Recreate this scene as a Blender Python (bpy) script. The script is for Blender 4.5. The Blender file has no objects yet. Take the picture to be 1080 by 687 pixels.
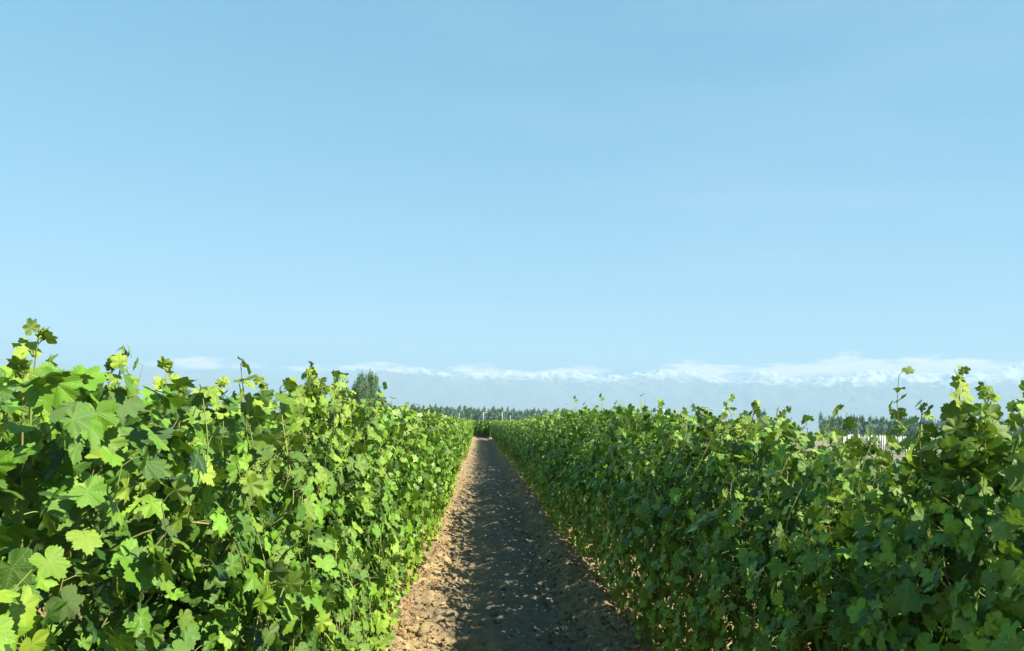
import bpy, math, random
import numpy as np
from mathutils import Vector, Matrix

R = math.radians
S = bpy.context.scene
COL = S.collection

# ------------------------------------------------------------------ camera
F_PX, CX, CY = 848.0, 540.0, 343.5            # focal length and centre in photo pixels
VPX, VPY = 505.0, 444.0                       # where the path runs out at the horizon
ROLL = R(2.0)
CAM_H = 1.70
_cr, _sr = math.cos(ROLL), math.sin(ROLL)
_dx, _dy = VPX - CX, VPY - CY
_ux = _dx * _cr + _dy * _sr                   # vanishing point in the un-rolled picture
_uy = -_dx * _sr + _dy * _cr
PITCH = math.atan2(_uy, F_PX)
YAW = -math.atan2(_ux, math.hypot(F_PX, _uy))  # >0 : camera looks right of the rows
cam_d = bpy.data.cameras.new('camera')
cam_d.sensor_width = 36.0
cam_d.lens = 36.0 * F_PX / 1080.0
cam_d.clip_start = 0.05
cam_d.clip_end = 80000
cam = bpy.data.objects.new('camera', cam_d)
COL.objects.link(cam)
fwd = Vector((math.sin(YAW) * math.cos(PITCH), math.cos(YAW) * math.cos(PITCH), math.sin(PITCH)))
q = fwd.to_track_quat('-Z', 'Y').to_matrix()
M = q @ Matrix.Rotation(ROLL, 3, 'Z')
cam.matrix_world = Matrix.Translation((0, 0, CAM_H)) @ M.to_4x4()
S.camera = cam


def ray(px, py):
    """direction in the world through a photo pixel (used only to survey where far things stand)"""
    v = M @ Vector(((px - CX) / F_PX, -(py - CY) / F_PX, -1.0))
    return v


def spot(px, depth):
    """ground position straight below the column px near the horizon, at a distance in metres"""
    py = VPY + (px - VPX) * math.tan(ROLL)
    v = ray(px, py)
    k = depth / v.y
    return v.x * k, depth


# ------------------------------------------------------------------ sky, sun, exposure
SUN_EL, SUN_AZ = R(40.0), R(118.0)             # azimuth clockwise from +Y (the way the rows run)
w = bpy.data.worlds.new('World')
S.world = w
w.use_nodes = True
nt = w.node_tree
nt.nodes.clear()
N = nt.nodes.new
L = nt.links.new
wout = N('ShaderNodeOutputWorld')
bg = N('ShaderNodeBackground')
bg.inputs['Strength'].default_value = 0.0505
sky = N('ShaderNodeTexSky')
sky.sky_type = 'NISHITA'
sky.sun_disc = False
sky.sun_elevation = SUN_EL
sky.sun_rotation = SUN_AZ
sky.altitude = 600
sky.air_density = 1.0
sky.dust_density = 0.35
sky.ozone_density = 1.6
# a low bank of cloud over the mountains, laid out by direction (azimuth, elevation)
tc = N('ShaderNodeTexCoord')
sep = N('ShaderNodeSeparateXYZ')
L(tc.outputs['Generated'], sep.inputs[0])


def mth(op, a, b=None, c=None, clamp=False):
    n = nt.nodes.new('ShaderNodeMath')
    n.operation = op
    n.use_clamp = clamp
    for i, v in enumerate((a, b, c)):
        if v is None:
            continue
        if isinstance(v, (int, float)):
            n.inputs[i].default_value = v
        else:
            nt.links.new(v, n.inputs[i])
    return n.outputs[0]


az = mth('ARCTAN2', sep.outputs['X'], sep.outputs['Y'])
comb = N('ShaderNodeCombineXYZ')
L(mth('MULTIPLY', az, 13.0), comb.inputs[0])
L(mth('MULTIPLY', sep.outputs['Z'], 55.0), comb.inputs[1])
cn = N('ShaderNodeTexNoise')
cn.inputs['Scale'].default_value = 1.0
cn.inputs['Detail'].default_value = 7
cn.inputs['Roughness'].default_value = 0.62
L(comb.outputs[0], cn.inputs['Vector'])
comb2 = N('ShaderNodeCombineXYZ')
L(mth('MULTIPLY', az, 3.4), comb2.inputs[0])
cn2 = N('ShaderNodeTexNoise')
cn2.inputs['Scale'].default_value = 1.0
cn2.inputs['Detail'].default_value = 2
L(comb2.outputs[0], cn2.inputs['Vector'])
# band centre rises to the right (the range is nearer there)
cen = mth('ADD', mth('MULTIPLY', az, 0.026), 0.061)
dist = mth('ABSOLUTE', mth('SUBTRACT', sep.outputs['Z'], cen))
band = mth('SUBTRACT', 1.0, mth('DIVIDE', dist, 0.027), clamp=True)
dens = mth('ADD', mth('MULTIPLY', band, 0.75), mth('ADD', mth('MULTIPLY', cn.outputs['Fac'], 1.5), mth('MULTIPLY', cn2.outputs['Fac'], 0.9)))
dens = mth('MULTIPLY', mth('SUBTRACT', mth('ADD', dens, mth('MULTIPLY', az, 0.18)), 1.76), 4.5, clamp=True)
dens = mth('MULTIPLY', dens, mth('MULTIPLY', band, 3.0, clamp=True), clamp=True)
# thin high wisps, barely there
cz3 = N('ShaderNodeCombineXYZ')
L(mth('ADD', mth('MULTIPLY', az, 1.6), mth('MULTIPLY', sep.outputs['Z'], 2.0)), cz3.inputs[0])
L(mth('MULTIPLY', sep.outputs['Z'], 9.0), cz3.inputs[1])
cn3 = N('ShaderNodeTexNoise')
cn3.inputs['Scale'].default_value = 1.3
cn3.inputs['Detail'].default_value = 6
cn3.inputs['Roughness'].default_value = 0.5
L(cz3.outputs[0], cn3.inputs['Vector'])
wisp = mth('MULTIPLY', mth('SUBTRACT', cn3.outputs['Fac'], 0.46, clamp=True), 0.13, clamp=True)
wisp = mth('MULTIPLY', wisp, mth('MULTIPLY', mth('ADD', az, 0.25, clamp=True), 2.0, clamp=True))
dens = mth('MAXIMUM', dens, wisp)
cmix = N('ShaderNodeMix')
cmix.data_type = 'RGBA'
L(mth('MULTIPLY', dens, 0.72), cmix.inputs['Factor'])
tint = N('ShaderNodeMix')
tint.data_type = 'RGBA'
tint.blend_type = 'MULTIPLY'
tint.inputs['Factor'].default_value = 1.0
nrm_ = N('ShaderNodeMix')
nrm_.data_type = 'RGBA'
nrm_.blend_type = 'DIVIDE'
nrm_.inputs['Factor'].default_value = 1.0
L(sky.outputs[0], nrm_.inputs['A'])
nrm_.inputs['B'].default_value = (2.6, 3.4, 5.1, 1)
gam = N('ShaderNodeGamma')
gam.inputs['Gamma'].default_value = 0.42
L(nrm_.outputs['Result'], gam.inputs['Color'])
L(gam.outputs[0], tint.inputs['A'])
tint.inputs['B'].default_value = (0.76, 2.92, 4.70, 1)
L(tint.outputs['Result'], cmix.inputs['A'])
cmix.inputs['B'].default_value = (27.0, 19.5, 17.0, 1)
L(cmix.outputs['Result'], bg.inputs['Color'])
L(bg.outputs[0], wout.inputs['Surface'])

sun_d = bpy.data.lights.new('sun', 'SUN')
sun_d.energy = 5.0
sun_d.angle = R(0.5)
sun_d.color = (1.0, 0.93, 0.80)
sun = bpy.data.objects.new('sun', sun_d)
COL.objects.link(sun)
sdir = Vector((math.sin(SUN_AZ) * math.cos(SUN_EL), math.cos(SUN_AZ) * math.cos(SUN_EL), math.sin(SUN_EL)))
sun.rotation_euler = (-sdir).to_track_quat('-Z', 'Y').to_euler()
sun.location = sdir * 50

S.view_settings.view_transform = 'Standard'
S.view_settings.look = 'None'
S.view_settings.exposure = 1.72
S.view_settings.gamma = 1
S.cycles.use_denoising = True
S.cycles.max_bounces = 8
S.cycles.diffuse_bounces = 2
S.cycles.transparent_max_bounces = 8
S.cycles.transmission_bounces = 6
S.cycles.volume_bounces = 0


# ------------------------------------------------------------------ small helpers
def link(o, parent=None):
    COL.objects.link(o)
    if parent is not None:
        o.parent = parent
    return o


def tag(o, label=None, cat=None, group=None, kind=None):
    if label: o['label'] = label
    if cat: o['category'] = cat
    if group: o['group'] = group
    if kind: o['kind'] = kind
    return o


def empty(name, loc=(0, 0, 0), rz=0.0):
    o = bpy.data.objects.new(name, None)
    o.empty_display_size = 0.2
    o.location = loc
    o.rotation_euler = (0, 0, rz)
    return link(o)


def make_mesh(name, V, F, mat, uv=None, col=None, smooth=True):
    V = np.asarray(V, np.float32)
    F = np.asarray(F, np.int32)
    me = bpy.data.meshes.new(name)
    me.vertices.add(len(V))
    me.vertices.foreach_set('co', V.ravel())
    k = F.shape[1]
    me.loops.add(F.size)
    me.loops.foreach_set('vertex_index', F.ravel())
    me.polygons.add(len(F))
    me.polygons.foreach_set('loop_start', np.arange(0, F.size, k, dtype=np.int32))
    me.polygons.foreach_set('loop_total', np.full(len(F), k, np.int32))
    if smooth:
        me.polygons.foreach_set('use_smooth', np.ones(len(F), bool))
    if uv is not None:
        u = me.uv_layers.new(name='UVMap')
        u.data.foreach_set('uv', np.asarray(uv, np.float32)[F.ravel()].ravel())
    if col is not None:
        a = me.color_attributes.new('kind_tone', 'FLOAT_COLOR', 'POINT')
        c = np.ones((len(V), 4), np.float32)
        c[:, :3] = col
        a.data.foreach_set('color', c.ravel())
    me.materials.append(mat)
    me.update()
    me.validate()
    return me


def mesh_obj(name, me, parent=None):
    return link(bpy.data.objects.new(name, me), parent)


class Buf:
    """collects triangles"""
    def __init__(s):
        s.V, s.F, s.U, s.C, s.n = [], [], [], [], 0

    def add(s, V, F, U=None, C=None):
        V = np.asarray(V, float)
        s.V.append(V)
        s.F.append(np.asarray(F, int) + s.n)
        s.U.append(np.zeros((len(V), 2)) if U is None else U)
        s.C.append(np.full((len(V), 3), 0.5) if C is None else C)
        s.n += len(V)

    def mesh(s, name, mat, smooth=True):
        return make_mesh(name, np.concatenate(s.V), np.concatenate(s.F), mat,
                         np.concatenate(s.U), np.concatenate(s.C), smooth)

    def tube(s, P, r, k=5, cap=True):
        P = np.asarray(P, float)
        n = len(P)
        r = np.broadcast_to(np.asarray(r, float), (n,))
        T = np.gradient(P, axis=0)
        T /= np.linalg.norm(T, axis=1)[:, None] + 1e-12
        ref = np.array([0.0, 0.0, 1.0]) if abs(T[0, 2]) < 0.8 else np.array([1.0, 0.0, 0.0])
        A = np.cross(T, ref)
        A /= np.linalg.norm(A, axis=1)[:, None] + 1e-9
        B = np.cross(T, A)
        th = np.arange(k) * 2 * math.pi / k
        V = P[:, None, :] + r[:, None, None] * (A[:, None, :] * np.cos(th)[None, :, None] + B[:, None, :] * np.sin(th)[None, :, None])
        V = V.reshape(-1, 3)
        F = []
        for i in range(n - 1):
            for j in range(k):
                a, b = i * k + j, i * k + (j + 1) % k
                F += [(a, b, b + k), (a, b + k, a + k)]
        if cap:
            for j in range(1, k - 1):
                F.append(((n - 1) * k, (n - 1) * k + j, (n - 1) * k + j + 1))
                F.append((0, j + 1, j))
        s.add(V, F)

    def box(s, lo, hi):
        x0, y0, z0 = lo
        x1, y1, z1 = hi
        V = [(x0, y0, z0), (x1, y0, z0), (x1, y1, z0), (x0, y1, z0), (x0, y0, z1), (x1, y0, z1), (x1, y1, z1), (x0, y1, z1)]
        Q = [(0, 3, 2, 1), (4, 5, 6, 7), (0, 1, 5, 4), (1, 2, 6, 5), (2, 3, 7, 6), (3, 0, 4, 7)]
        F = []
        for a, b, c, d in Q:
            F += [(a, b, c), (a, c, d)]
        s.add(V, F)


def vnoise(x, y, seed=0):
    x = np.asarray(x, float); y = np.asarray(y, float)
    xi = np.floor(x).astype(np.int64); yi = np.floor(y).astype(np.int64)
    fx = x - xi; fy = y - yi
    fx = fx * fx * (3 - 2 * fx); fy = fy * fy * (3 - 2 * fy)

    def h(a, b):
        v = (a * 374761393 + b * 668265263 + seed * 2147483647 * 3) & 0xffffffff
        v = ((v ^ (v >> 13)) * 1274126177) & 0xffffffff
        return ((v ^ (v >> 16)) & 0xffff) / 65535.0
    return (h(xi, yi) * (1 - fx) + h(xi + 1, yi) * fx) * (1 - fy) + (h(xi, yi + 1) * (1 - fx) + h(xi + 1, yi + 1) * fx) * fy


def fbm(x, y, seed=0, octv=4, gain=0.5):
    a, s, t = 1.0, 0.0, 0.0
    for i in range(octv):
        s = s + a * vnoise(x * 2 ** i + 17.3 * i, y * 2 ** i - 9.1 * i, seed + i)
        t += a
        a *= gain
    return s / t


# ------------------------------------------------------------------ materials
class NT:
    def __init__(s, name):
        s.m = bpy.data.materials.new(name)
        s.m.use_nodes = True
        s.t = s.m.node_tree
        s.t.nodes.clear()

    def n(s, typ, **kw):
        nd = s.t.nodes.new('ShaderNode' + typ)
        for k, v in kw.items():
            setattr(nd, k, v)
        return nd

    def l(s, a, b):
        s.t.links.new(a, b)

    def put(s, sock, v):
        if isinstance(v, bpy.types.NodeSocket):
            s.l(v, sock)
        elif isinstance(v, (tuple, list)) and len(v) == 3 and sock.type == 'RGBA':
            sock.default_value = (*v, 1)
        else:
            sock.default_value = v

    def math(s, op, a, b=0.0, clamp=False):
        nd = s.n('Math', operation=op, use_clamp=clamp)
        s.put(nd.inputs[0], a); s.put(nd.inputs[1], b)
        return nd.outputs[0]

    def mix(s, f, a, b, blend='MIX'):
        nd = s.n('Mix', data_type='RGBA', blend_type=blend)
        s.put(nd.inputs['Factor'], f); s.put(nd.inputs['A'], a); s.put(nd.inputs['B'], b)
        return nd.outputs['Result']

    def noise(s, vec, scale, detail=4, rough=0.55):
        nd = s.n('TexNoise')
        if vec is not None: s.l(vec, nd.inputs['Vector'])
        nd.inputs['Scale'].default_value = scale
        nd.inputs['Detail'].default_value = detail
        nd.inputs['Roughness'].default_value = rough
        return nd.outputs['Fac']

    def ramp(s, f, stops):
        nd = s.n('ValToRGB')
        cr = nd.color_ramp
        while len(cr.elements) < len(stops):
            cr.elements.new(0.5)
        for e, (p, c) in zip(cr.elements, stops):
            e.position = p
            e.color = (*c, 1) if len(c) == 3 else c
        s.l(f, nd.inputs[0])
        return nd.outputs[0]

    def bump(s, h, strength=0.5, dist=0.01):
        nd = s.n('Bump')
        nd.inputs['Strength'].default_value = strength
        nd.inputs['Distance'].default_value = dist
        s.l(h, nd.inputs['Height'])
        return nd.outputs[0]

    def bsdf(s, color, rough=0.8, spec=0.3, normal=None):
        nd = s.n('BsdfPrincipled')
        s.put(nd.inputs['Base Color'], color)
        s.put(nd.inputs['Roughness'], rough)
        nd.inputs['Specular IOR Level'].default_value = spec
        if normal is not None: s.l(normal, nd.inputs['Normal'])
        return nd.outputs[0]

    def out(s, sh):
        o = s.n('OutputMaterial')
        s.l(sh, o.inputs['Surface'])
        return s.m


def leaf_material(name, veins):
    t = NT(name)
    att = t.n('Attribute', attribute_name='kind_tone')
    sp = t.n('SeparateColor')
    t.l(att.outputs['Color'], sp.inputs[0])
    rnd, young, dry = sp.outputs[0], sp.outputs[1], sp.outputs[2]
    base = t.mix(rnd, (0.008, 0.042, 0.007), (0.155, 0.34, 0.018))
    base = t.mix(young, base, (0.30, 0.40, 0.03))
    tco = t.n('TexCoord')
    blot = t.noise(tco.outputs['Object'], 14.0, 3)
    base = t.mix(t.math('MULTIPLY', t.math('SUBTRACT', blot, 0.45, True), 0.9, True), base, (0.12, 0.20, 0.04))
    base = t.mix(dry, base, (0.26, 0.15, 0.045))
    ln = t.n('VectorMath', operation='LENGTH')
    t.l(tco.outputs['UV'], ln.inputs[0])
    fr = t.math('ADD', ln.outputs['Value'], t.math('MULTIPLY', t.math('SUBTRACT', blot, 0.5), 0.9))
    fr = t.math('MULTIPLY', t.math('SUBTRACT', fr, 0.86, True), 6.0, True)
    fr = t.math('MULTIPLY', fr, t.math('MULTIPLY', t.math('SUBTRACT', rnd, 0.55, True), 2.2, True))
    base = t.mix(fr, base, (0.30, 0.22, 0.06))
    nrm = None
    if veins:
        uv = t.n('SeparateXYZ')
        t.l(tco.outputs['UV'], uv.inputs[0])
        u = t.math('ABSOLUTE', uv.outputs[0])
        v = uv.outputs[1]
        vm = None
        for a in (0.0, R(50), R(106)):
            c, sn = math.cos(a), math.sin(a)
            perp = t.math('ABSOLUTE', t.math('SUBTRACT', t.math('MULTIPLY', u, c), t.math('MULTIPLY', v, sn)))
            along = t.math('ADD', t.math('MULTIPLY', u, sn), t.math('MULTIPLY', v, c))
            # side veins: a chevron pattern about the rib
            back = t.math('MULTIPLY', t.math('LESS_THAN', along, 0.0), 1.0)
            d = t.math('ADD', perp, back)
            vm = d if vm is None else t.math('MINIMUM', vm, d)
            # herringbone
        line = t.math('SUBTRACT', 1.0, t.math('MULTIPLY', vm, 48.0), True)
        chev = t.n('TexWave', wave_type='BANDS', bands_direction='Y')
        cv = t.n('CombineXYZ')
        t.l(vm, cv.inputs[0])
        t.l(t.math('SUBTRACT', t.n_len(tco) if hasattr(t, 'n_len') else v, t.math('MULTIPLY', vm, 1.1)), cv.inputs[1])
        t.l(cv.outputs[0], chev.inputs['Vector'])
        chev.inputs['Scale'].default_value = 3.2
        chev.inputs['Distortion'].default_value = 1.5
        side = t.math('POWER', chev.outputs['Fac'], 10.0)
        vor = t.n('TexVoronoi', feature='DISTANCE_TO_EDGE')
        t.l(tco.outputs['UV'], vor.inputs['Vector'])
        vor.inputs['Scale'].default_value = 17
        h = t.math('ADD', t.math('MULTIPLY', vor.outputs['Distance'], 0.8), t.math('MULTIPLY', line, -0.7))
        h = t.math('ADD', h, t.math('MULTIPLY', side, -0.35))
        nrm = t.bump(h, 0.35, 0.006)
        base = t.mix(t.math('MULTIPLY', line, 0.65), base, (0.20, 0.27, 0.08))
        base = t.mix(t.math('MULTIPLY', side, 0.22), base, (0.17, 0.25, 0.07))
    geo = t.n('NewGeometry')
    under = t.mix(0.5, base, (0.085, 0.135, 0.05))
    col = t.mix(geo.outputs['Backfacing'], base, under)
    rough = t.math('ADD', t.math('MULTIPLY', geo.outputs['Backfacing'], 0.3), t.math('ADD', 0.30, t.math('MULTIPLY', blot, 0.30)))
    p = t.bsdf(col, rough, 0.38, nrm)
    tr = t.n('BsdfTranslucent')
    tcol = t.mix(0.5, base, (0.22, 0.40, 0.01))
    t.put(tr.inputs['Color'], tcol)
    if nrm is not None: t.l(nrm, tr.inputs['Normal'])
    mx = t.n('MixShader')
    mx.inputs[0].default_value = 0.17
    t.l(p, mx.inputs[1]); t.l(tr.outputs[0], mx.inputs[2])
    return t.out(mx.outputs[0])


MAT_LEAF = leaf_material('vine_leaf', True)
MAT_LEAF_FAR = leaf_material('vine_leaf_plain', False)

t = NT('green_stem')
MAT_STEM = t.out(t.bsdf(t.ramp(t.noise(t.n('TexCoord').outputs['Object'], 5, 3), [(0.3, (0.15, 0.22, 0.04)), (0.6, (0.20, 0.19, 0.06)), (0.75, (0.20, 0.11, 0.05))]), 0.5, 0.4))

t = NT('bark')
_o = t.n('TexCoord').outputs['Object']
_n = t.noise(_o, 60, 5)
MAT_BARK = t.out(t.bsdf(t.ramp(_n, [(0.3, (0.07, 0.045, 0.03)), (0.7, (0.20, 0.15, 0.10))]), 0.9, 0.2, t.bump(_n, 0.8, 0.01)))

t = NT('poplar_leaves')
_o = t.n('TexCoord').outputs['Object']
_a = t.n('Attribute', attribute_name='kind_tone')
_s = t.n('SeparateColor'); t.l(_a.outputs['Color'], _s.inputs[0])
_c = t.mix(_s.outputs[0], (0.045, 0.11, 0.035), (0.16, 0.29, 0.08))
_p = t.bsdf(_c, 0.6, 0.3)
_tr = t.n('BsdfTranslucent'); t.put(_tr.inputs['Color'], (0.10, 0.18, 0.03))
_m = t.n('MixShader'); _m.inputs[0].default_value = 0.2
t.l(_p, _m.inputs[1]); t.l(_tr.outputs[0], _m.inputs[2])
MAT_POPLAR = t.out(_m.outputs[0])

t = NT('pale_concrete')
_o = t.n('TexCoord').outputs['Object']
_n = t.noise(_o, 8, 4)
MAT_CONC = t.out(t.bsdf(t.ramp(_n, [(0.3, (0.42, 0.41, 0.40)), (0.7, (0.62, 0.61, 0.59))]), 0.85, 0.2))

t = NT('dry_leaf')
_a = t.n('Attribute', attribute_name='kind_tone')
_s = t.n('SeparateColor'); t.l(_a.outputs['Color'], _s.inputs[0])
MAT_DRY = t.out(t.bsdf(t.ramp(_s.outputs[0], [(0.0, (0.10, 0.05, 0.024)), (0.45, (0.24, 0.12, 0.05)), (0.8, (0.38, 0.26, 0.13)), (1.0, (0.62, 0.50, 0.32))]), 0.8, 0.2))

# ground: loose tilled soil, grass and young crops further off
t = NT('soil')
_g = t.n('NewGeometry')
_pos = _g.outputs['Position']
_xyz = t.n('SeparateXYZ'); t.l(_pos, _xyz.inputs[0])
n1 = t.noise(_pos, 0.9, 5, 0.6)
n2 = t.noise(_pos, 9.0, 6, 0.65)
n3 = t.noise(_pos, 70.0, 4, 0.7)
soil = t.ramp(n2, [(0.30, (0.15, 0.10, 0.045)), (0.5, (0.30, 0.22, 0.10)), (0.72, (0.50, 0.39, 0.19))])
soil = t.mix(t.math('MULTIPLY', t.math('SUBTRACT', n1, 0.42, True), 2.0, True), soil, (0.24, 0.165, 0.105))
soil = t.mix(t.math('MULTIPLY', t.math('SUBTRACT', n3, 0.5, True), 1.6, True), soil, (0.58, 0.47, 0.33))
# shade along the middle of the alley, put into the soil colour as a darker grey
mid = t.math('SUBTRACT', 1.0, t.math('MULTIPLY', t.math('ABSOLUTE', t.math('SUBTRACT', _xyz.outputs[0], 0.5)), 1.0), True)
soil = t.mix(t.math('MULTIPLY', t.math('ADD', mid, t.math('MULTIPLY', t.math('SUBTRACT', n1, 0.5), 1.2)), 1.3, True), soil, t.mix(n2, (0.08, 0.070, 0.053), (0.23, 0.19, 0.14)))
# field colours far from the path
nf = t.noise(_pos, 0.02, 3)
far_c = t.mix(t.math('MULTIPLY', t.math('SUBTRACT', nf, 0.3, True), 2.2, True), (0.17, 0.21, 0.07), (0.105, 0.17, 0.045))
far_f = t.math('MULTIPLY', t.math('SUBTRACT', _xyz.outputs[1], 170.0), 0.03, True)
pale_f = t.math('MULTIPLY', t.math('SUBTRACT', _xyz.outputs[0], 14.0), 0.12, True)
soil = t.mix(pale_f, soil, t.mix(n2, (0.17, 0.15, 0.10), (0.27, 0.24, 0.18)))
soil = t.mix(far_f, soil, far_c)
hb = t.math('ADD', t.math('MULTIPLY', n2, 1.0), t.math('MULTIPLY', n3, 0.35))
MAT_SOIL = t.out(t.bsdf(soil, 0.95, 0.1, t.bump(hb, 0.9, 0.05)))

t = NT('mountain_rock')
_g = t.n('NewGeometry')
_xyz = t.n('SeparateXYZ'); t.l(_g.outputs['Position'], _xyz.inputs[0])
_nn = t.noise(_g.outputs['Position'], 0.0022, 10, 0.68)
_nz = t.n('SeparateXYZ'); t.l(_g.outputs['Normal'], _nz.inputs[0])
_alt = t.math('ADD', _xyz.outputs[2], t.math('MULTIPLY', _nn, 900.0))
_sn = t.math('MULTIPLY', t.math('SUBTRACT', t.math('ADD', _alt, t.math('MULTIPLY', _nz.outputs[2], 260.0)), t.math('ADD', 1480.0, t.math('MULTIPLY', t.noise(_g.outputs['Position'], 0.00035, 2), 420.0))), 0.005, True)
_rock = t.mix(_nn, (0.10, 0.11, 0.09), (0.17, 0.15, 0.12))
MAT_ROCK = t.out(t.bsdf(t.mix(_sn, _rock, (0.72, 0.70, 0.70)), 0.9, 0.1))


# ------------------------------------------------------------------ setting: ground and mountains
ROW_L, ROW_R = -1.08, 1.78
VINE_STEP = 1.0
NEARY, ENDY = 0.0, 146.0


def ground_h(x, y):
    x = np.asarray(x, float); y = np.asarray(y, float)
    g = np.exp(-((x + 0.70) / 0.26) ** 2) * 0.085 + np.exp(-((x - 1.15) / 0.26) ** 2) * 0.10
    g += -np.exp(-((x + 0.02) / 0.2) ** 2) * 0.06 - np.exp(-((x - 0.82) / 0.2) ** 2) * 0.07
    wob = fbm(x * 0.8 + 3, y * 0.6, 5, 3) - 0.5
    g += wob * 0.06
    near = np.exp(-np.clip(y - 10, 0, None) / 45.0)
    lit = np.exp(-((x + 0.45) / 0.4) ** 2) + np.exp(-((x - 1.10) / 0.35) ** 2)
    c = fbm(x * 5.0, y * 7.0, 11, 4, 0.6) - 0.5
    cl = np.abs(fbm(x * 13.0, y * 15.0, 31, 3, 0.6) - 0.5)
    rip = fbm(x * 1.3 + 40, y * 4.2, 61, 3, 0.55) - 0.5
    g += near * rip * 0.15
    g += near * (c * (0.075 + 0.10 * np.clip(lit, 0, 1)) + cl * (0.06 + 0.04 * np.clip(lit, 0, 1)))
    fade = np.clip(1 - (np.abs(x - 0.35) - 8) / 20, 0, 1)
    return g * fade


def axis(lo, hi, fine_lo, fine_hi, step, grow):
    a = [fine_lo]
    s = step
    while a[-1] < fine_hi:
        a.append(a[-1] + step)
    s = step
    while a[-1] < hi:
        s *= grow
        a.append(a[-1] + s)
    a[-1] = hi
    s = step
    b = [fine_lo]
    while b[-1] > lo:
        s *= grow
        b.append(b[-1] - s)
    b[-1] = lo
    return np.array(b[:0:-1] + a)


gx = axis(-21500, 21500, -1.5, 2.3, 0.022, 1.09)
gy = [3.0]
while gy[-1] < 21500:
    d = gy[-1]
    gy.append(d + max(0.022, 0.0045 * d, 0.03 * (d - 60)))
gy[-1] = 21500.0
gb = [3.0]
s_ = 0.05
while gb[-1] > -21500:
    s_ *= 1.2
    gb.append(gb[-1] - s_)
gb[-1] = -21500.0
gy = np.array(gb[:0:-1] + gy)
GX, GY = np.meshgrid(gx, gy)
GZ = ground_h(GX, GY)
nx, ny = len(gx), len(gy)
V = np.stack([GX.ravel(), GY.ravel(), GZ.ravel()], 1)
ii = (np.arange(ny - 1)[:, None] * nx + np.arange(nx - 1)[None, :]).ravel()
F = np.stack([ii, ii + 1, ii + nx + 1, ii + nx], 1)
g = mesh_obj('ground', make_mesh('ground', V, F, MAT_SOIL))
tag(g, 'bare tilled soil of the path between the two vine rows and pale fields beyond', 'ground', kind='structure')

# mountain range 17 to 21 km off
az_ = np.linspace(R(-48), R(54), 1500)
rr = np.linspace(15500, 21000, 170)
A, RR = np.meshgrid(az_, rr)
X, Y = np.sin(A) * RR, np.cos(A) * RR
u = (RR - 15500) / 5500
env = np.clip(u / 0.85, 0, 1) ** 1.1 * np.clip((1 - u) / 0.13, 0, 1) ** 0.6
ridge = 1 - np.abs(2 * fbm(X / 2600, Y / 2600, 3, 6, 0.52) - 1)
base_h = 1080 + 330 * np.clip((A - R(-5)) / R(32), -0.5, 1.2) + 130 * (fbm(A * 9, A * 0, 71, 3) - 0.5)
rg2 = 1 - np.abs(2 * fbm(X / 700, Y / 700, 23, 5, 0.55) - 1)
Z = env * base_h * (0.56 + 0.48 * ridge ** 1.4) + env * 300 * (rg2 - 0.45) + env * 70 * (fbm(X / 160, Y / 160, 8, 4) - 0.5)
Z = np.maximum(Z, 0) - 3
Z = np.minimum(Z, 1890)
nyy, nxx = A.shape
ii = (np.arange(nyy - 1)[:, None] * nxx + np.arange(nxx - 1)[None, :]).ravel()
mtn = mesh_obj('mountains', make_mesh('mountains', np.stack([X.ravel(), Y.ravel(), Z.ravel()], 1), np.stack([ii, ii + 1, ii + nxx + 1, ii + nxx], 1), MAT_ROCK))
tag(mtn, 'hazy blue mountain range with snow along its crest on the horizon', 'mountains', kind='structure')

# the air: one even haze box round everything
b = Buf()
b.box((-22000, -22000, -3.5), (22000, 22000, 1900))
t = NT('haze')
pv = t.n('VolumePrincipled')
pv.inputs['Color'].default_value = (0.50, 0.745, 0.93, 1)
pv.inputs['Density'].default_value = 1.15e-4
pv.inputs['Anisotropy'].default_value = 0.0
o_ = t.n('OutputMaterial')
t.l(pv.outputs[0], o_.inputs['Volume'])
hz = mesh_obj('haze', b.mesh('haze', t.m, smooth=False))
tag(hz, 'pale blue haze filling the air and fading the far mountains', 'haze', kind='stuff')


# ------------------------------------------------------------------ grape leaves
def leaf_outline(th, rg=None, teeth=True):
    kn = [(0, 1.0), (8, .93), (18, .82), (26, .68), (31, .67), (38, .80), (50, .93), (60, .88), (70, .72), (77, .61), (84, .64), (95, .76), (106, .80), (118, .76), (130, .68), (145, .63), (157, .55), (168, .34), (176, .12), (180, .05)]
    a = np.degrees(np.abs(th))
    r = np.interp(a, [k[0] for k in kn], [k[1] for k in kn])
    if teeth:
        r = r * (1 + 0.17 * (2 * np.abs(((a + 4) / 12.5) % 1 - 0.5) - 0.5) * np.clip((172 - a) / 20, 0, 1))
    return r


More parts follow.
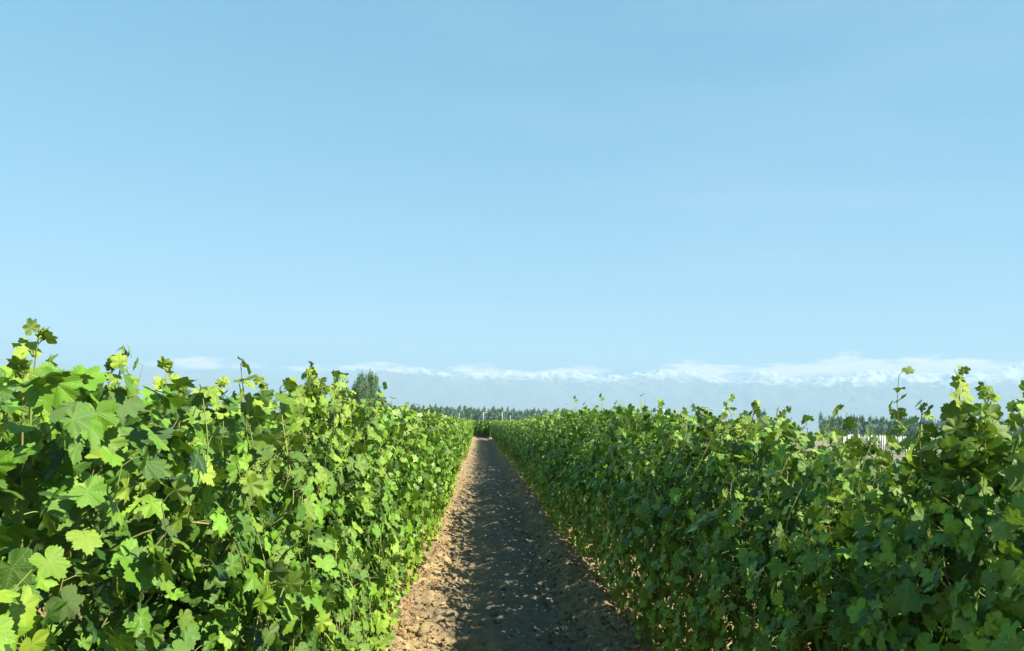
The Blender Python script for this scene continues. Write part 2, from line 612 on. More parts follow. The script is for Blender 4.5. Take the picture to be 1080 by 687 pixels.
def leaf_templates(K, rings, n, seed):
    rg = np.random.RandomState(seed)
    out = []
    for _ in range(n):
        th = np.linspace(-math.pi, math.pi, K, endpoint=False) + math.pi / K
        r = leaf_outline(th, teeth=K > 30)
        r = r * (1 + 0.10 * np.interp(np.abs(th), np.linspace(0, math.pi, 7), rg.uniform(-1, 1, 7)))
        r = r * (1 + 0.07 * np.sin(th + rg.uniform(0, 6)))
        depth = rg.uniform(0.85, 1.1)
        cup, fold, ruf, curl = rg.uniform(-0.34, 0.16), rg.uniform(0.02, 0.12), rg.uniform(0.02, 0.10), rg.uniform(-0.45, 0.15)
        ph = rg.uniform(0, 6)
        V = [np.zeros((1, 3))]
        for f in rings:
            rf = r * f if f == rings[-1] else (r * f) * (0.6 + 0.4 / np.maximum(r, 0.35) * r.mean())
            x, y = rf * np.sin(th), rf * np.cos(th) * depth
            rho = np.hypot(x, y)
            vein = np.abs(np.sin(th * 3.4))
            z = cup * rho ** 2 + fold * rho * (vein - 0.5) * 0.7 + ruf * rho * np.sin(6 * th + ph) + 0.10 * np.abs(x) + curl * np.clip(y, 0, None) ** 2 * 0.7
            V.append(np.stack([x, y, z], 1))
        V = np.concatenate(V)
        F = []
        for j in range(K - 0):
            k2 = (j + 1) % K
            if j == K - 1:
                continue       # open petiole sinus
            F.append((0, 1 + k2, 1 + j))
            for q_ in range(len(rings) - 1):
                a0, a1 = 1 + q_ * K + j, 1 + q_ * K + k2
                F += [(a0, a1, a1 + K), (a0, a1 + K, a0 + K)]
        V[:, 2] *= 1.0
        out.append((V, np.array(F), V[:, :2] * 1.0))
    return out


LT = {0: leaf_templates(64, (0.5, 1.0), 14, 1), 1: leaf_templates(24, (1.0,), 9, 2), 2: leaf_templates(9, (1.0,), 5, 3)}
# make face winding point the upper side along +z
for k_, lst in LT.items():
    for i_, (V_, F_, U_) in enumerate(lst):
        a_, b_, c_ = V_[F_[0][0]], V_[F_[0][1]], V_[F_[0][2]]
        if np.cross(b_ - a_, c_ - a_)[2] < 0:
            lst[i_] = (V_, F_[:, ::-1].copy(), U_)


def place_leaves(buf, lod, P, Nn, T, size, tone, rg):
    """P, Nn, T: (n,3) arrays - base point, upper side, tip direction"""
    n = len(P)
    Nn = Nn / (np.linalg.norm(Nn, axis=1)[:, None] + 1e-9)
    T = T - Nn * (T * Nn).sum(1)[:, None]
    T = T / (np.linalg.norm(T, axis=1)[:, None] + 1e-9)
    X = np.cross(T, Nn)
    which = rg.randint(0, len(LT[lod]), n)
    for k in range(len(LT[lod])):
        idx = np.where(which == k)[0]
        if not len(idx):
            continue
        V, F, U = LT[lod][k]
        s = size[idx][:, None, None]
        W = P[idx][:, None, :] + s * (V[None, :, 0:1] * X[idx][:, None, :] + V[None, :, 1:2] * T[idx][:, None, :] + V[None, :, 2:3] * Nn[idx][:, None, :])
        m = len(V)
        FF = (F[None, :, :] + (np.arange(len(idx)) * m)[:, None, None]).reshape(-1, 3)
        C = np.repeat(tone[idx], m, axis=0)
        buf.add(W.reshape(-1, 3), FF, np.tile(U, (len(idx), 1)), C)


def shoot_path(rg, kind, top, half, taper=0.45):
    """one cane in the vine's own frame: +x is the side that faces the path"""
    side = 1 if rg.rand() < 0.60 else -1
    p = np.array([rg.normal(0, 0.09), rg.uniform(-0.58, 0.58), rg.uniform(0.55, 0.95)])
    step = 0.065
    P = [p.copy()]
    if kind == 'up':
        n = int(rg.uniform(13, 19))
        d = np.array([side * rg.uniform(0.05, 0.55), rg.normal(0, 0.25), 1.0])
        bend = np.array([0, 0, -0.02])
        zmax = top + rg.normal(-0.03, 0.085)
    elif kind == 'arch':
        n = int(rg.uniform(18, 27))
        d = np.array([side * rg.uniform(0.35, 0.9), rg.normal(0, 0.35), 1.0])
        bend = np.array([side * 0.03, 0, -rg.uniform(0.09, 0.17)])
        zmax = top
    else:
        n = int(rg.uniform(11, 18))
        d = np.array([side * rg.uniform(0.6, 1.1), rg.normal(0, 0.5), rg.uniform(-0.1, 0.6)])
        bend = np.array([0, 0, -rg.uniform(0.14, 0.28)])
        zmax = top
    for i in range(n):
        d = d / np.linalg.norm(d)
        p = p + d * step
        d = d + bend + rg.normal(0, 0.07, 3)
        lim = half * (1.0 - taper * np.clip((p[2] - 1.10) / 0.65, 0, 1))
        if abs(p[0]) > lim:
            p[0] = np.sign(p[0]) * lim
            d[0] *= 0.2
        if p[2] > zmax:
            if kind == 'up':
                P.append(p.copy())
                break
            d[2] = -abs(d[2]) * 0.6
        if p[2] < (0.10 if p[0] > 0 else 0.50):
            break
        P.append(p.copy())
    P = np.array(P)
    for _ in range(3):
        if len(P) > 3:
            P[1:-1] = 0.5 * P[1:-1] + 0.25 * (P[2:] + P[:-2])
    return P


def hang_dir(P, rg, n):
    """typical blade direction for leaves at P: facing out and up, tip drooping"""
    out = np.zeros((n, 3))
    sx = np.clip(P[:, 0] / 0.35, -1, 1)
    hz_ = np.clip((P[:, 2] - 1.35) / 0.4, 0, 1)
    out[:, 0] = sx * (1.0 - 0.45 * hz_)
    out[:, 2] = 0.50 + 0.15 * hz_
    Nn = out + rg.normal(0, 0.55, (n, 3)) * (1 + 0.5 * hz_)[:, None]
    T = np.stack([sx * 0.5 + rg.normal(0, 0.4, n), rg.normal(0, 0.75, n), -0.75 + rg.normal(0, 0.45, n)], 1)
    return Nn, T


def tone_of(rg, n, young, dryp=0.0015):
    c = np.zeros((n, 3))
    c[:, 0] = np.clip(rg.beta(1.3, 1.6, n), 0, 1)
    c[:, 1] = np.clip(young * rg.uniform(0.4, 1.2, n), 0, 1)
    c[:, 2] = np.where(rg.rand(n) < dryp, rg.uniform(0.4, 1, n), 0)
    return c


def gen_vine(seed, lod, top=1.84, half=0.50, dens=1.0, taper=0.45):
    rg = np.random.RandomState(seed)
    leaves, stems, wood = Buf(), Buf(), Buf()
    # trunk and two arms
    tr = [np.array([0.02 * math.sin(seed), 0, -0.03])]
    for i in range(7):
        tr.append(tr[-1] + np.array([rg.normal(0, 0.018), rg.normal(0, 0.02), 0.10]))
    wood.tube(tr, np.linspace(0.034, 0.022, 8), 7 if lod < 2 else 4)
    for sg in (-1, 1):
        arm = [tr[-1]]
        for i in range(5):
            arm.append(arm[-1] + np.array([rg.normal(0, 0.012), sg * 0.10, rg.normal(0.006, 0.012)]))
        wood.tube(arm, np.linspace(0.02, 0.011, 6), 6 if lod < 2 else 3)
    for i in range(2):       # low suckers by the trunk
        a = rg.uniform(0, 6.28)
        wood.tube([tr[0] + (0, 0, 0.02), tr[0] + np.array([math.cos(a) * .1, math.sin(a) * .1, .18])], 0.007, 4)
    PP, NN, TT, SS, CC = [], [], [], [], []
    plan = ['up'] * int(20 * dens) + ['arch'] * int(21 * dens) + ['low'] * int(17 * dens)
    for kd in plan:
        P = shoot_path(rg, kd, top, half, taper)
        if len(P) < 4:
            continue
        if lod < 2:
            stems.tube(P, np.linspace(0.0036, 0.0014, len(P)), 4 if lod == 0 else 3, cap=False)
        n = len(P)
        f = np.arange(n) / max(n - 1, 1)
        sgn = np.where(np.arange(n) % 2, 1, -1)[:, None]
        pdir = np.stack([np.clip(P[:, 0] / 0.3, -1, 1) * 0.7, sgn[:, 0] * 0.75, 0.35 + 0 * f], 1) + rg.normal(0, 0.35, (n, 3))
        pdir /= np.linalg.norm(pdir, axis=1)[:, None]
        pl = rg.uniform(0.045, 0.10, n) * (1 - 0.5 * f)
        B = P + pdir * pl[:, None]
        Nn, T = hang_dir(B, rg, n)
        T = T + pdir * 0.5
        size = 0.031 + 0.042 * rg.beta(1.6, 1.9, n) * (1 - 0.55 * f ** 2.2)
        young = np.clip((f - 0.5) * 1.2, 0, 1) + (rg.rand(n) < 0.10) * 0.35
        keep = B[:, 2] > 0.08
        PP.append(B[keep]); NN.append(Nn[keep]); TT.append(T[keep]); SS.append(size[keep]); CC.append(tone_of(rg, n, young)[keep])
        if lod == 0:
            for a_, c_ in zip(P[keep], B[keep]):
                stems.tube([a_, (a_ + c_) / 2 + (0, 0, 0.006), c_], 0.0014, 3, cap=False)
    # fill the depth of the wall
    n = int(680 * dens)
    z = rg.uniform(0.08, top - 0.04, n)
    w_ = half * (1.0 - taper * np.clip((z - 1.08) / 0.65, 0, 1)) * (0.72 + 0.36 * vnoise(rg.uniform(0, 1, n) * 0 + z * 3.1, z * 1.7 + seed, seed))
    x = np.sign(rg.rand(n) - 0.40) * w_ * rg.beta(3, 1.1, n)
    y = rg.uniform(-0.58, 0.58, n)
    ok = ~((z < 0.60) & (x < 0.15))
    x, y, z = x[ok], y[ok], z[ok]
    nc_ = int(260 * dens)       # the inside of the hedge
    x = np.concatenate([x, rg.normal(0, 0.10, nc_)]); y = np.concatenate([y, rg.uniform(-0.55, 0.55, nc_)])
    z = np.concatenate([z, rg.uniform(0.30, top - 0.12, nc_)])
    core = np.arange(len(x)) >= len(x) - nc_
    # thin patches, so the wall has hollows
    hol = fbm(y * 2.8 + seed * 1.7, z * 3.0 + np.sign(x) * 9, 41, 2)
    ok = (hol > 0.45) | core
    P = np.stack([x, y, z], 1)[ok]
    n = len(P)
    Nn, T = hang_dir(P, rg, n)
    PP.append(P); NN.append(Nn); TT.append(T); SS.append(0.029 + 0.041 * rg.beta(1.5, 1.8, n)); CC.append(tone_of(rg, n, (rg.rand(n) < 0.08) * 0.4))
    PP, NN, TT, SS, CC = (np.concatenate(a) for a in (PP, NN, TT, SS, CC))
    place_leaves(leaves, lod, PP, NN, TT, SS * (1.0 if lod < 2 else 1.06), CC, rg)
    ml = MAT_LEAF if lod == 0 else MAT_LEAF_FAR
    return dict(foliage=leaves.mesh('foliage', ml), canes=stems.mesh('canes', MAT_STEM) if stems.n else None, trunk=wood.mesh('trunk', MAT_BARK))


def build_vine(meshes, loc, rz, scale=(1, 1, 1), canes=True):
    e = empty('grapevine', loc, rz)
    e.scale = scale
    mesh_obj('trunk', meshes['trunk'], e)
    mesh_obj('foliage', meshes['foliage'], e)
    if canes and meshes['canes'] is not None:
        mesh_obj('canes', meshes['canes'], e)
    return e


def long_shoot(vine, base, tip, seed, nleaf, big=0.07, lean=(0, 0), tendrils=2):
    """a shoot standing clear of the canopy, in world space, parented to its vine"""
    rg = np.random.RandomState(seed)
    inv = vine.matrix_basis.inverted()
    base, tip = np.array(base, float), np.array(tip, float)
    n = max(int(nleaf * 1.7), 7)
    f = np.linspace(0, 1, n)
    P = base[None] * (1 - f)[:, None] + tip[None] * f[:, None]
    P[:, 0] += np.sin(f * 2.6) * 0.03 * rg.uniform(-1, 1) + lean[0] * f ** 2
    P[:, 1] += np.sin(f * 2.2) * 0.04 * rg.uniform(-1, 1) + lean[1] * f ** 2
    st = Buf()
    st.tube(P, np.linspace(0.0042, 0.0013, n), 6, cap=True)
    lv = Buf()
    sgn = np.where(np.arange(n) % 2, 1.0, -1.0)
    ang = rg.uniform(0, 6.28)
    pd = np.stack([np.cos(ang) * sgn, np.sin(ang) * sgn, 0.55 + 0 * f], 1) + rg.normal(0, 0.25, (n, 3))
    pd /= np.linalg.norm(pd, axis=1)[:, None]
    pl = (0.055 * (1 - 0.6 * f))
    B = P + pd * pl[:, None]
    for a_, c_ in zip(P, B):
        st.tube([a_, (a_ + c_) / 2 + (0, 0, 0.004), c_], [0.0018, 0.0014, 0.0012], 4, cap=False)
    Nn = np.stack([rg.normal(0, 0.6, n) + pd[:, 0] * 0.3, rg.normal(-0.35, 0.6, n), 0.35 + rg.normal(0, 0.3, n)], 1)
    T = pd * 0.9 + np.stack([0 * f, 0 * f, -0.35 + 0.7 * f], 1) + rg.normal(0, 0.25, (n, 3))
    size = big * (1 - 0.62 * f ** 1.6) * rg.uniform(0.85, 1.15, n)
    place_leaves(lv, 0, B, Nn, T, size, tone_of(rg, n, 0.15 + 0.75 * f, 0.0), rg)
    # small folded leaves crowded at the tip
    m = 6
    Bt = P[-1] + rg.normal(0, 0.008, (m, 3))
    place_leaves(lv, 0, Bt, rg.normal(0, 1, (m, 3)) + (0, 0, .3), rg.normal(0, 0.6, (m, 3)) + (0, 0, 1.0), rg.uniform(0.010, 0.022, m), tone_of(rg, m, np.full(m, 0.8), 0), rg)

    def local(me):
        me.transform(inv)
        return me
    sh = mesh_obj('shoot', local(st.mesh('shoot', MAT_STEM)), vine)
    mesh_obj('leaves', local(lv.mesh('leaves', MAT_LEAF)), sh)
    for k in range(tendrils):
        i = rg.randint(n // 3, n - 1)
        a = rg.uniform(0, 6.28)
        q_ = np.linspace(0, 1, 14)
        cur = np.stack([P[i][0] + math.cos(a) * 0.04 * q_ + 0.012 * np.sin(q_ * 9) * q_, P[i][1] + math.sin(a) * 0.04 * q_ + 0.012 * np.cos(q_ * 9) * q_, P[i][2] + 0.035 * q_ + 0.008 * np.sin(q_ * 7)], 1)
        tb = Buf()
        tb.tube(cur, np.linspace(0.0011, 0.0005, 14), 3)
        mesh_obj('tendril', local(tb.mesh('tendril', MAT_STEM)), sh)
    return sh


# ------------------------------------------------------------------ the two rows of vines
LODM = {1: [gen_vine(100 + i, 1, top=1.72 + 0.02 * i) for i in range(7)], 2: [gen_vine(200 + i, 2, top=1.70 + 0.012 * i) for i in range(7)]}
GROUP_L, GROUP_R = 'grapevines of the sunlit row left of the path', 'grapevines of the row right of the path'
left_words = {
    0: 'grapevine at the very corner of the photo, left row, mostly out of frame',
    1: 'grapevine filling the lower left corner, big pale leaves close up, left row',
    2: 'grapevine with the tallest shoot against the sky at the left edge',
    3: 'grapevine topped by a dark clump of leaves, third along the left row',
    4: 'fourth grapevine along the left row, its top dipping below the mountains',
    5: 'grapevine whose tall leafy shoots stand just left of the poplar clump',
    6: 'low grapevine just under the tall poplar clump, left row',
}
right_words = {
    1: 'grapevine cut by the right edge of the photo, right row',
    2: 'grapevine with tall leafy shoots rising against the cloud, right row',
    3: 'low grapevine over whose dipped top the white posts show',
    4: 'grapevine just left of the dip showing white posts, right row',
    5: 'second grapevine left of the dip showing white posts, right row',
    6: 'grapevine with two dark leaf tufts near the lone distant poplar, right row',
}


def band_label(side, y):
    s = 'sunlit left row' if side == 'left' else 'shaded right row'
    if y < 14: return 'grapevine in the closer third of the %s, leaves still distinct' % s
    if y < 45: return 'grapevine in the middle stretch of the %s, leaves merging' % s
    return 'tiny grapevine in the far end of the %s, near the vanishing point' % s


rs = np.random.RandomState(77)
vines = {}
for side, rx, rz, grp, words in (('left', ROW_L, 0.0, GROUP_L, left_words), ('right', ROW_R, math.pi, GROUP_R, right_words)):
    y0 = 1
    for i in range(y0, 146):
        y = i * VINE_STEP + 0.35
        if side == 'right' and 73 <= i <= 80:
            continue                      # a gap lets the sun onto the path here
        x = rx + rs.normal(0, 0.03) + 0.035 * math.sin(y * 0.21 + rx)
        if y < 6.8:
            top = 1.79
            if side == 'left' and i == 6: top = 1.70
            if side == 'right' and i in (1, 2): top = 1.75
            if side == 'right' and i == 3: top = 1.57
            if side == 'right' and i == 4: top = 1.72
            ms = gen_vine((10 if side == 'left' else 40) + i, 0, top=top, dens=1.25 if side == 'left' else 1.35, taper=0.35 if side == 'left' else 0.72)
            sc_ = (1, 1, 1)
        else:
            lod = 1 if y < 22 else 2
            ms = LODM[lod][rs.randint(7)]
            sc_ = (rs.uniform(0.88, 1.08), 1.0 * (1 if rs.rand() < 0.5 else 1), rs.uniform(0.95, 1.035) * ((0.975 if side == 'left' else 1.03) if y < 30 else 0.985))
        e = build_vine(ms, (x, y, 0.02), rz, sc_, canes=y < 22)
        lab = words.get(i) if y < 6.8 else None
        tag(e, lab or band_label(side, y), 'grapevine', grp)
        vines[(side, i)] = e

# shoots that stand clear of the canopy (side, vine, lateral x, distance y, tip height)
SH = [('left', 1, -1.06, 1.75, 1.80, 5), ('left', 2, -1.13, 1.92, 1.90, 9), ('left', 2, -1.05, 2.15, 1.84, 6), ('left', 2, -1.22, 2.6, 1.90, 8), ('left', 2, -1.15, 2.72, 1.87, 7),
      ('left', 3, -1.15, 3.30, 1.84, 6), ('left', 3, -1.1, 3.75, 1.85, 7), ('left', 4, -1.2, 4.3, 1.84, 5),
      ('left', 4, -1.15, 4.9, 1.98, 8), ('left', 5, -1.2, 5.25, 2.04, 11), ('left', 5, -1.02, 5.35, 1.99, 10), ('left', 5, -1.1, 5.6, 2.01, 10), ('left', 5, -1.2, 5.45, 1.95, 9),
      ('right', 2, 1.95, 2.75, 1.83, 7), ('right', 2, 1.85, 3.0, 1.93, 11), ('right', 2, 1.98, 3.12, 1.88, 8), ('right', 2, 1.75, 2.5, 1.84, 8),
      ('right', 5, 1.9, 5.0, 1.82, 7), ('right', 5, 1.85, 5.35, 1.86, 8), ('right', 6, 1.9, 6.2, 1.86, 7), ('right', 6, 1.8, 6.5, 1.84, 6)]
# the tallest ones stand in leafy bunches
rb = np.random.RandomState(21)
for (sd, i, x, y, z, nl) in list(SH):
    if z >= 1.86:
        for _ in range(3):
            SH.append((sd, i, x + rb.uniform(-0.12, 0.12), y + rb.uniform(-0.16, 0.16), z - rb.uniform(0.03, 0.15), 9))
for k, (sd, i, x, y, z, nl) in enumerate(SH):
    x += 0.10 if sd == 'left' else -0.16
    if sd == 'right': y *= 0.91
    else: z -= 0.03
    long_shoot(vines[(sd, i)], (x + 0.03 * math.sin(k * 3), y + 0.05 * math.cos(k), z - 0.42), (x, y, z), 500 + k, nl, big=0.074)
# further shoots on the mid-distance vines
for k in range(48):
    sd = 'left' if k % 3 == 0 else 'right'
    i = rs.randint(7, 30)
    v = vines[(sd, i)]
    x = v.location.x + rs.uniform(-0.2, 0.2)
    y = v.location.y + rs.uniform(-0.4, 0.4)
    z = rs.uniform(1.80, 1.94) - (0.06 if sd == 'left' else 0)
    long_shoot(v, (x, y, z - 0.4), (x, y, z), 700 + k, 8, big=0.07, tendrils=0)

# the far ends of both rows and the rows further left, which only a thin line of leaf tips shows
buf = Buf()
rg = np.random.RandomState(5)


def mass_row(x0, ya, yb, per_m, size, ztop=1.70):
    n = int((yb - ya) * per_m)
    y = rg.uniform(ya, yb, n)
    z = rg.uniform(0.15, ztop, n) + 0.06 * (vnoise(y * 0.8, y * 0 + x0, 2) - 0.5)
    x = x0 + np.sign(rg.rand(n) - 0.5) * 0.48 * rg.beta(3, 1.2, n)
    P = np.stack([x, y, z], 1)
    loc = P - (x0, 0, 0)
    Nn, T = hang_dir(loc, rg, n)
    place_leaves(buf, 2, P, Nn, T, rg.uniform(0.8, 1.2, n) * size, tone_of(rg, n, (rg.rand(n) < 0.1) * 0.4), rg)


for xx in (-0.05, 0.75):
    mass_row(xx, 86, 120, 150, 0.13)
mass_row(ROW_L, 146, 196, 120, 0.13)
mass_row(ROW_R, 146, 196, 120, 0.13)
for k in (1, 2):
    mass_row(ROW_L - 3.25 * k, 0, 150, 110, 0.13)
mass_row(ROW_R + 3.25, 1.5, 60, 330, 0.10, 1.38)
mass_row(ROW_R + 3.25, 60, 150, 110, 0.13, 1.46)
o = mesh_obj('vine_rows', buf.mesh('vine_rows', MAT_LEAF_FAR))
tag(o, 'leafy vine rows behind the two front rows and at the far end of the path', 'vine rows', kind='stuff')


# ------------------------------------------------------------------ things lying on the soil
def ground_at(x, y):
    return ground_h(np.array([x]), np.array([y]))[0]


rg = np.random.RandomState(9)
buf = Buf()
n = 5200
y = 4.0 + rg.exponential(9, n)
lft = rg.rand(n) < 0.62
x = np.where(lft, rg.normal(-0.50, 0.22, n), rg.normal(1.1, 0.28, n))
sprd = rg.rand(n) < 0.05
x = np.where(sprd, rg.uniform(-1.0, 1.6, n), x)
z = ground_h(x, y) + 0.006
Nn = rg.normal(0, 0.45, (n, 3)) + (0, 0, 1)
T = rg.normal(0, 1, (n, 3)) * (1, 1, 0.3)
c = np.zeros((n, 3)); c[:, 0] = rg.beta(1.4, 1.6, n)
place_leaves(buf, 1, np.stack([x, y, z], 1), Nn, T, rg.uniform(0.010, 0.032, n), c, rg)
o = mesh_obj('leaf_litter', buf.mesh('leaf_litter', MAT_DRY))
tag(o, 'orange and brown dry leaf litter strewn along the path edges', 'leaf litter', kind='stuff')

# clods and small stones
buf = Buf()
t_ = (1 + 5 ** 0.5) / 2
ico = np.array([(-1, t_, 0), (1, t_, 0), (-1, -t_, 0), (1, -t_, 0), (0, -1, t_), (0, 1, t_), (0, -1, -t_), (0, 1, -t_), (t_, 0, -1), (t_, 0, 1), (-t_, 0, -1), (-t_, 0, 1)]) / 1.9
icf = np.array([(0, 11, 5), (0, 5, 1), (0, 1, 7), (0, 7, 10), (0, 10, 11), (1, 5, 9), (5, 11, 4), (11, 10, 2), (10, 7, 6), (7, 1, 8), (3, 9, 4), (3, 4, 2), (3, 2, 6), (3, 6, 8), (3, 8, 9), (4, 9, 5), (2, 4, 11), (6, 2, 10), (8, 6, 7), (9, 8, 1)])
for i in range(5200):
    y = 4.0 + rg.exponential(8)
    e_ = rg.rand()
    x = rg.normal(-0.5, 0.26) if e_ < 0.4 else (rg.normal(1.1, 0.28) if e_ < 0.75 else rg.uniform(-0.9, 1.5))
    s = 0.006 + 0.016 * rg.beta(1.2, 4) + (0.024 * rg.rand() if rg.rand() < 0.10 else 0)
    Vv = ico * (1 + rg.normal(0, 0.2, (12, 1))) * s * rg.uniform(0.7, 1.2, 3)
    buf.add(Vv + (x, y, ground_at(x, y) + s * 0.3), icf)
o = mesh_obj('soil_clods', buf.mesh('soil_clods', MAT_SOIL, smooth=False))
tag(o, 'crumbly clods of dry soil scattered over the path', 'soil clods', kind='stuff')

# straw and pruned twigs
buf = Buf()
for i in range(900):
    y = 4.0 + rg.exponential(7)
    x = rg.normal(-0.6, 0.3) if rg.rand() < 0.5 else rg.normal(1.1, 0.35)
    a = rg.uniform(0, math.pi); l_ = rg.uniform(0.03, 0.13)
    p0 = np.array([x, y]); p1 = p0 + np.array([math.cos(a), math.sin(a)]) * l_
    pm = (p0 + p1) / 2 + rg.normal(0, 0.01, 2)
    buf.tube([(*p0, ground_at(*p0) + 0.006), (*pm, ground_at(*pm) + 0.014), (*p1, ground_at(*p1) + 0.006)], rg.uniform(0.0012, 0.003), 3)
Cc = np.repeat(rg.uniform(0.3, 1.0, len(buf.V)), [len(v) for v in buf.V])
buf.C = [np.stack([Cc, Cc, Cc], 1)]
o = mesh_obj('dry_twigs', buf.mesh('dry_twigs', MAT_DRY))
tag(o, 'dry straw and pruned twigs lying on the path edges', 'dry twigs', kind='stuff')


# ------------------------------------------------------------------ poplars
def poplar(seed, h, rad, nleaf, leaf):
    rg = np.random.RandomState(seed)
    tr = Buf()
    tr.tube([(0, 0, -0.2), (rg.normal(0, .05), rg.normal(0, .05), h * 0.5), (0, 0, h * 0.93)], [0.018 * h, 0.011 * h, 0.002 * h], 6)
    for i in range(14):
        z = h * rg.uniform(0.12, 0.8)
        a = rg.uniform(0, 6.28)
        r_ = rad * 0.7
        tr.tube([(0, 0, z), (math.cos(a) * r_ * .6, math.sin(a) * r_ * .6, z + h * 0.07), (math.cos(a) * r_ * .8, math.sin(a) * r_ * .8, z + h * 0.16)], [0.005 * h, 0.003 * h, 0.001 * h], 3)
    # steep clumps hugging the stem, many leaf-sized faces each
    nc = 46
    cz = rg.beta(1.3, 1.25, nc) * 0.86 + 0.08
    ca = rg.uniform(0, 6.28, nc)
    prof = lambda u: np.sin(np.clip(u, 0.02, 1) ** 0.75 * math.pi) ** 0.6 * (1 - 0.2 * u)
    cr = rad * prof(cz) * rg.uniform(0.35, 0.95, nc)
    k = rg.randint(0, nc, nleaf)
    ph = cz[k] * h + rg.normal(0, 0.055 * h, nleaf)
    px = np.cos(ca[k]) * cr[k] + rg.normal(0, rad * 0.20, nleaf)
    py = np.sin(ca[k]) * cr[k] + rg.normal(0, rad * 0.20, nleaf)
    top = np.clip((1.0 - ph / h) / 0.15, 0.0, 1)
    px, py = px * top ** 0.4, py * top ** 0.4
    ph = np.clip(ph, 0.03 * h, h * 1.02)
    P = np.stack([px, py, ph], 1)
    d1 = rg.normal(0, 1, (nleaf, 3)); d1 /= np.linalg.norm(d1, axis=1)[:, None]
    d2 = rg.normal(0, 1, (nleaf, 3)); d2 -= d1 * (d1 * d2).sum(1)[:, None]; d2 /= np.linalg.norm(d2, axis=1)[:, None]
    s = leaf * rg.uniform(0.6, 1.3, (nleaf, 1))
    V = np.stack([P - d1 * s, P + d2 * s * .6, P + d1 * s, P - d2 * s * .6], 1).reshape(-1, 3)
    i0 = np.arange(nleaf) * 4
    F = np.concatenate([np.stack([i0, i0 + 1, i0 + 2], 1), np.stack([i0, i0 + 2, i0 + 3], 1)])
    C = np.repeat(np.stack([rg.rand(nc)[k] * 0.7 + rg.rand(nleaf) * 0.3] * 3, 1), 4, axis=0)
    cb = Buf(); cb.add(V, F, None, C)
    return dict(trunk=tr.mesh('trunk', MAT_BARK), crown=cb.mesh('crown', MAT_POPLAR, smooth=False))


def place_tree(ms, name, x, y, sc, rz, label, group=None):
    e = empty(name, (x, y, 0), rz)
    e.scale = sc
    mesh_obj('trunk', ms['trunk'], e)
    mesh_obj('crown', ms['crown'], e)
    tag(e, label, 'tree', group)
    return e


# the clump standing above the left row, about 280 m off
near_pop = [poplar(900 + i, 15.5, 1.65, 3600, 0.17) for i in range(3)]
clump = [(368, 0.80, 'short poplar at the left end of the tall poplar clump'),
         (375.5, 1.02, 'pointed poplar standing out highest left of the clump centre'),
         (380, 0.93, 'poplar in the middle of the tall clump above the left row'),
         (386.5, 1.00, 'broad poplar right of the clump centre, rounded top'),
         (390, 0.98, 'poplar at the right flank of the tall clump'),
         (394, 0.66, 'low poplar stepping down at the clump right end'),
         (372, 0.95, 'slim poplar second from the left in the tall clump'),
         (383.5, 1.05, 'tallest poplar at the heart of the clump'),
         (399, 0.52, 'lowest poplar beside the clump, half hidden by vine leaves')]
for k, (px, hs, lab) in enumerate(clump):
    x, y = spot(px + 4, 275 + 4 * math.sin(k * 2.1))
    place_tree(near_pop[k % 3], 'poplar_tree', x, y, (1.0, 1.0, hs * 1.10), k * 1.3, lab, 'tall poplars in a clump above the left row')

far_pop = [poplar(930 + i, 16.0, 1.75, 520, 0.46) for i in range(5)]
GB = 'poplars of the windbreak at the end of the path'
px = 330.0
while px < 760:
    x, y = spot(px, 850 + rs.uniform(-6, 6))
    place_tree(far_pop[rs.randint(5)], 'poplar_tree', x, y, (1.25, 1.25, rs.uniform(0.80, 1.14)), rs.uniform(0, 6.2),
               'slender dark poplar in the distant windbreak behind the end of the path', GB)
    px += rs.uniform(1.5, 2.5)
GR = 'poplars of the windbreak on the right'
for a, b_ in ((866, 1094),):
    px = a
    while px < b_:
        x, y = spot(px, 640 + rs.uniform(-8, 8))
        place_tree(far_pop[rs.randint(5)], 'poplar_tree', x, y, (1.2, 1.2, rs.uniform(0.80, 1.18)), rs.uniform(0, 6.2),
                   'blue green poplar in the windbreak seen over the right row', GR)
        px += rs.uniform(2.0, 3.6)
x, y = spot(801, 640); place_tree(far_pop[0], 'poplar_tree', x, y, (1.5, 1.5, 1.12), 0, 'lone dark poplar, left one of a close pair over the right row')
x, y = spot(806, 640); place_tree(far_pop[2], 'poplar_tree', x, y, (1.4, 1.4, 1.2), 2, 'lone dark poplar, right one of a close pair over the right row')


# ------------------------------------------------------------------ utility poles before the windbreak
def pole(px, d, h, label, arm):
    x, y = spot(px, d)
    e = empty('utility_pole', (x, y, 0))
    b = Buf(); b.tube([(0, 0, -0.3), (0, 0, h * 0.5), (0, 0, h)], [0.26, 0.21, 0.16], 10)
    mesh_obj('shaft', b.mesh('shaft', MAT_CONC), e)
    if arm:
        b = Buf(); b.tube([(0, 0, h - 0.7), (1.0, 0, h - 0.1), (2.0, 0, h - 0.15)], 0.11, 6)
        b.box((1.5, -0.2, h - 0.40), (2.6, 0.2, h - 0.18))
        mesh_obj('arm', b.mesh('arm', MAT_CONC), e)
    tag(e, label, 'utility pole', 'pale poles in front of the far windbreak')


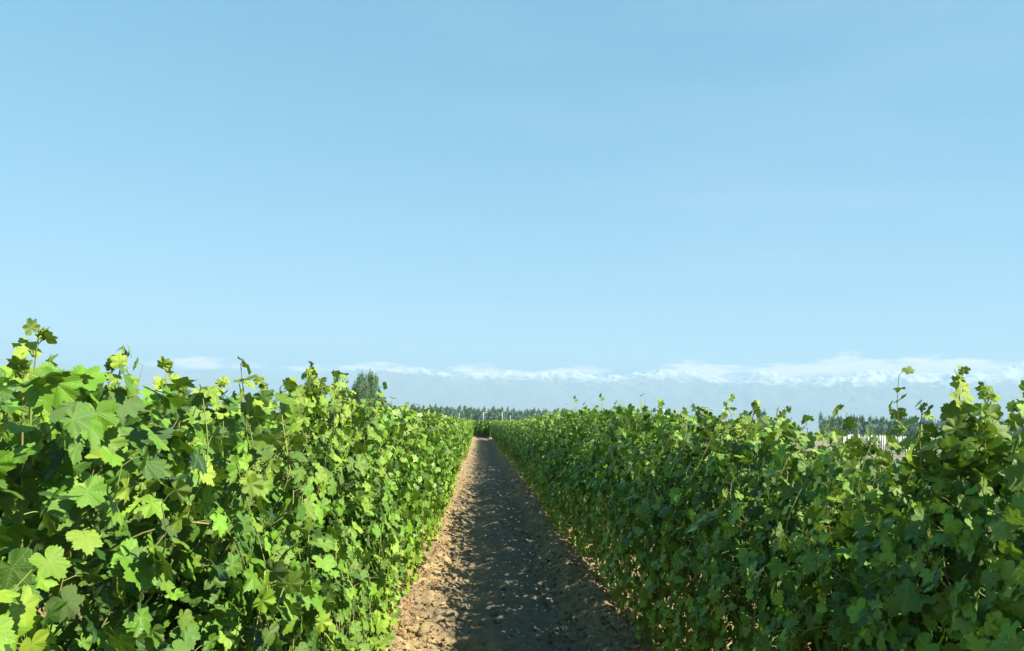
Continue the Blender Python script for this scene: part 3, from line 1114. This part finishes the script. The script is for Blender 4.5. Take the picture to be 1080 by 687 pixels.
pole(484, 560, 6.6, 'leftmost thin pale pole in front of the distant windbreak', False)
pole(509.5, 500, 7.2, 'pale pole with a short arm, above the end of the path', True)
pole(529.5, 520, 7.8, 'thin pale pole just right of the one with the arm', False)
pole(538, 560, 6.4, 'short faint pale pole, fourth from left before the windbreak', False)
pole(572.5, 520, 7.0, 'pale pole rising over the right row, second from the right', False)
pole(588.5, 540, 7.8, 'rightmost pale pole before the windbreak', False)

# ------------------------------------------------------------------ young vineyard with white posts, right
b = Buf()
b.box((-0.05, -0.05, -0.1), (0.05, 0.05, 1.62))
post_me = b.mesh('post', MAT_CONC, smooth=False)
bb = Buf(); bb.box((-0.09, -0.09, 1.50), (0.09, 0.09, 1.56))
yv = Buf()
rgy = np.random.RandomState(4)
m = 70
P = np.stack([rgy.normal(0, .13, m), rgy.normal(0, .3, m), rgy.uniform(.15, .95, m)], 1)
place_leaves(yv, 2, P, rgy.normal(0, .6, (m, 3)) + (0, 0, .8), rgy.normal(0, 1, (m, 3)), rgy.uniform(.08, .13, m), tone_of(rgy, m, np.zeros(m)), rgy)
yv_leaf = yv.mesh('foliage', MAT_LEAF_FAR)
yt = Buf(); yt.tube([(0, 0, -.05), (.02, 0, .4), (0, .03, .8)], .015, 5)
yv_tr = yt.mesh('trunk', MAT_BARK)
cnt = 0
for ix in range(0, 40):
    X0 = 22 + ix * 3.0
    for iy in range(0, 26):
        Y0 = 52 + iy * 5.0 + (ix % 2) * 0.8
        rt = X0 / Y0
        if not (0.455 < rt < 0.60) or Y0 > 150:
            continue
        cnt += 1
        e = mesh_obj('vineyard_post', post_me)
        e.location = (X0 + rs.normal(0, .05), Y0 + rs.normal(0, .1), 0)
        e.scale = (1, 1, rs.uniform(0.94, 1.03))
        tag(e, 'white concrete post in the young vineyard seen through the right gap', 'post', 'white posts of the young vineyard')
        if iy % 2 == 0:
            v = empty('young_vine', (X0, Y0 + 2.2, 0), rs.uniform(-.3, .3))
            mesh_obj('trunk', yv_tr, v); mesh_obj('foliage', yv_leaf, v)
            tag(v, 'small young grapevine between the white posts on the right', 'young vine', 'young vines between the white posts')
print('posts', cnt, 'ground', nx, ny)
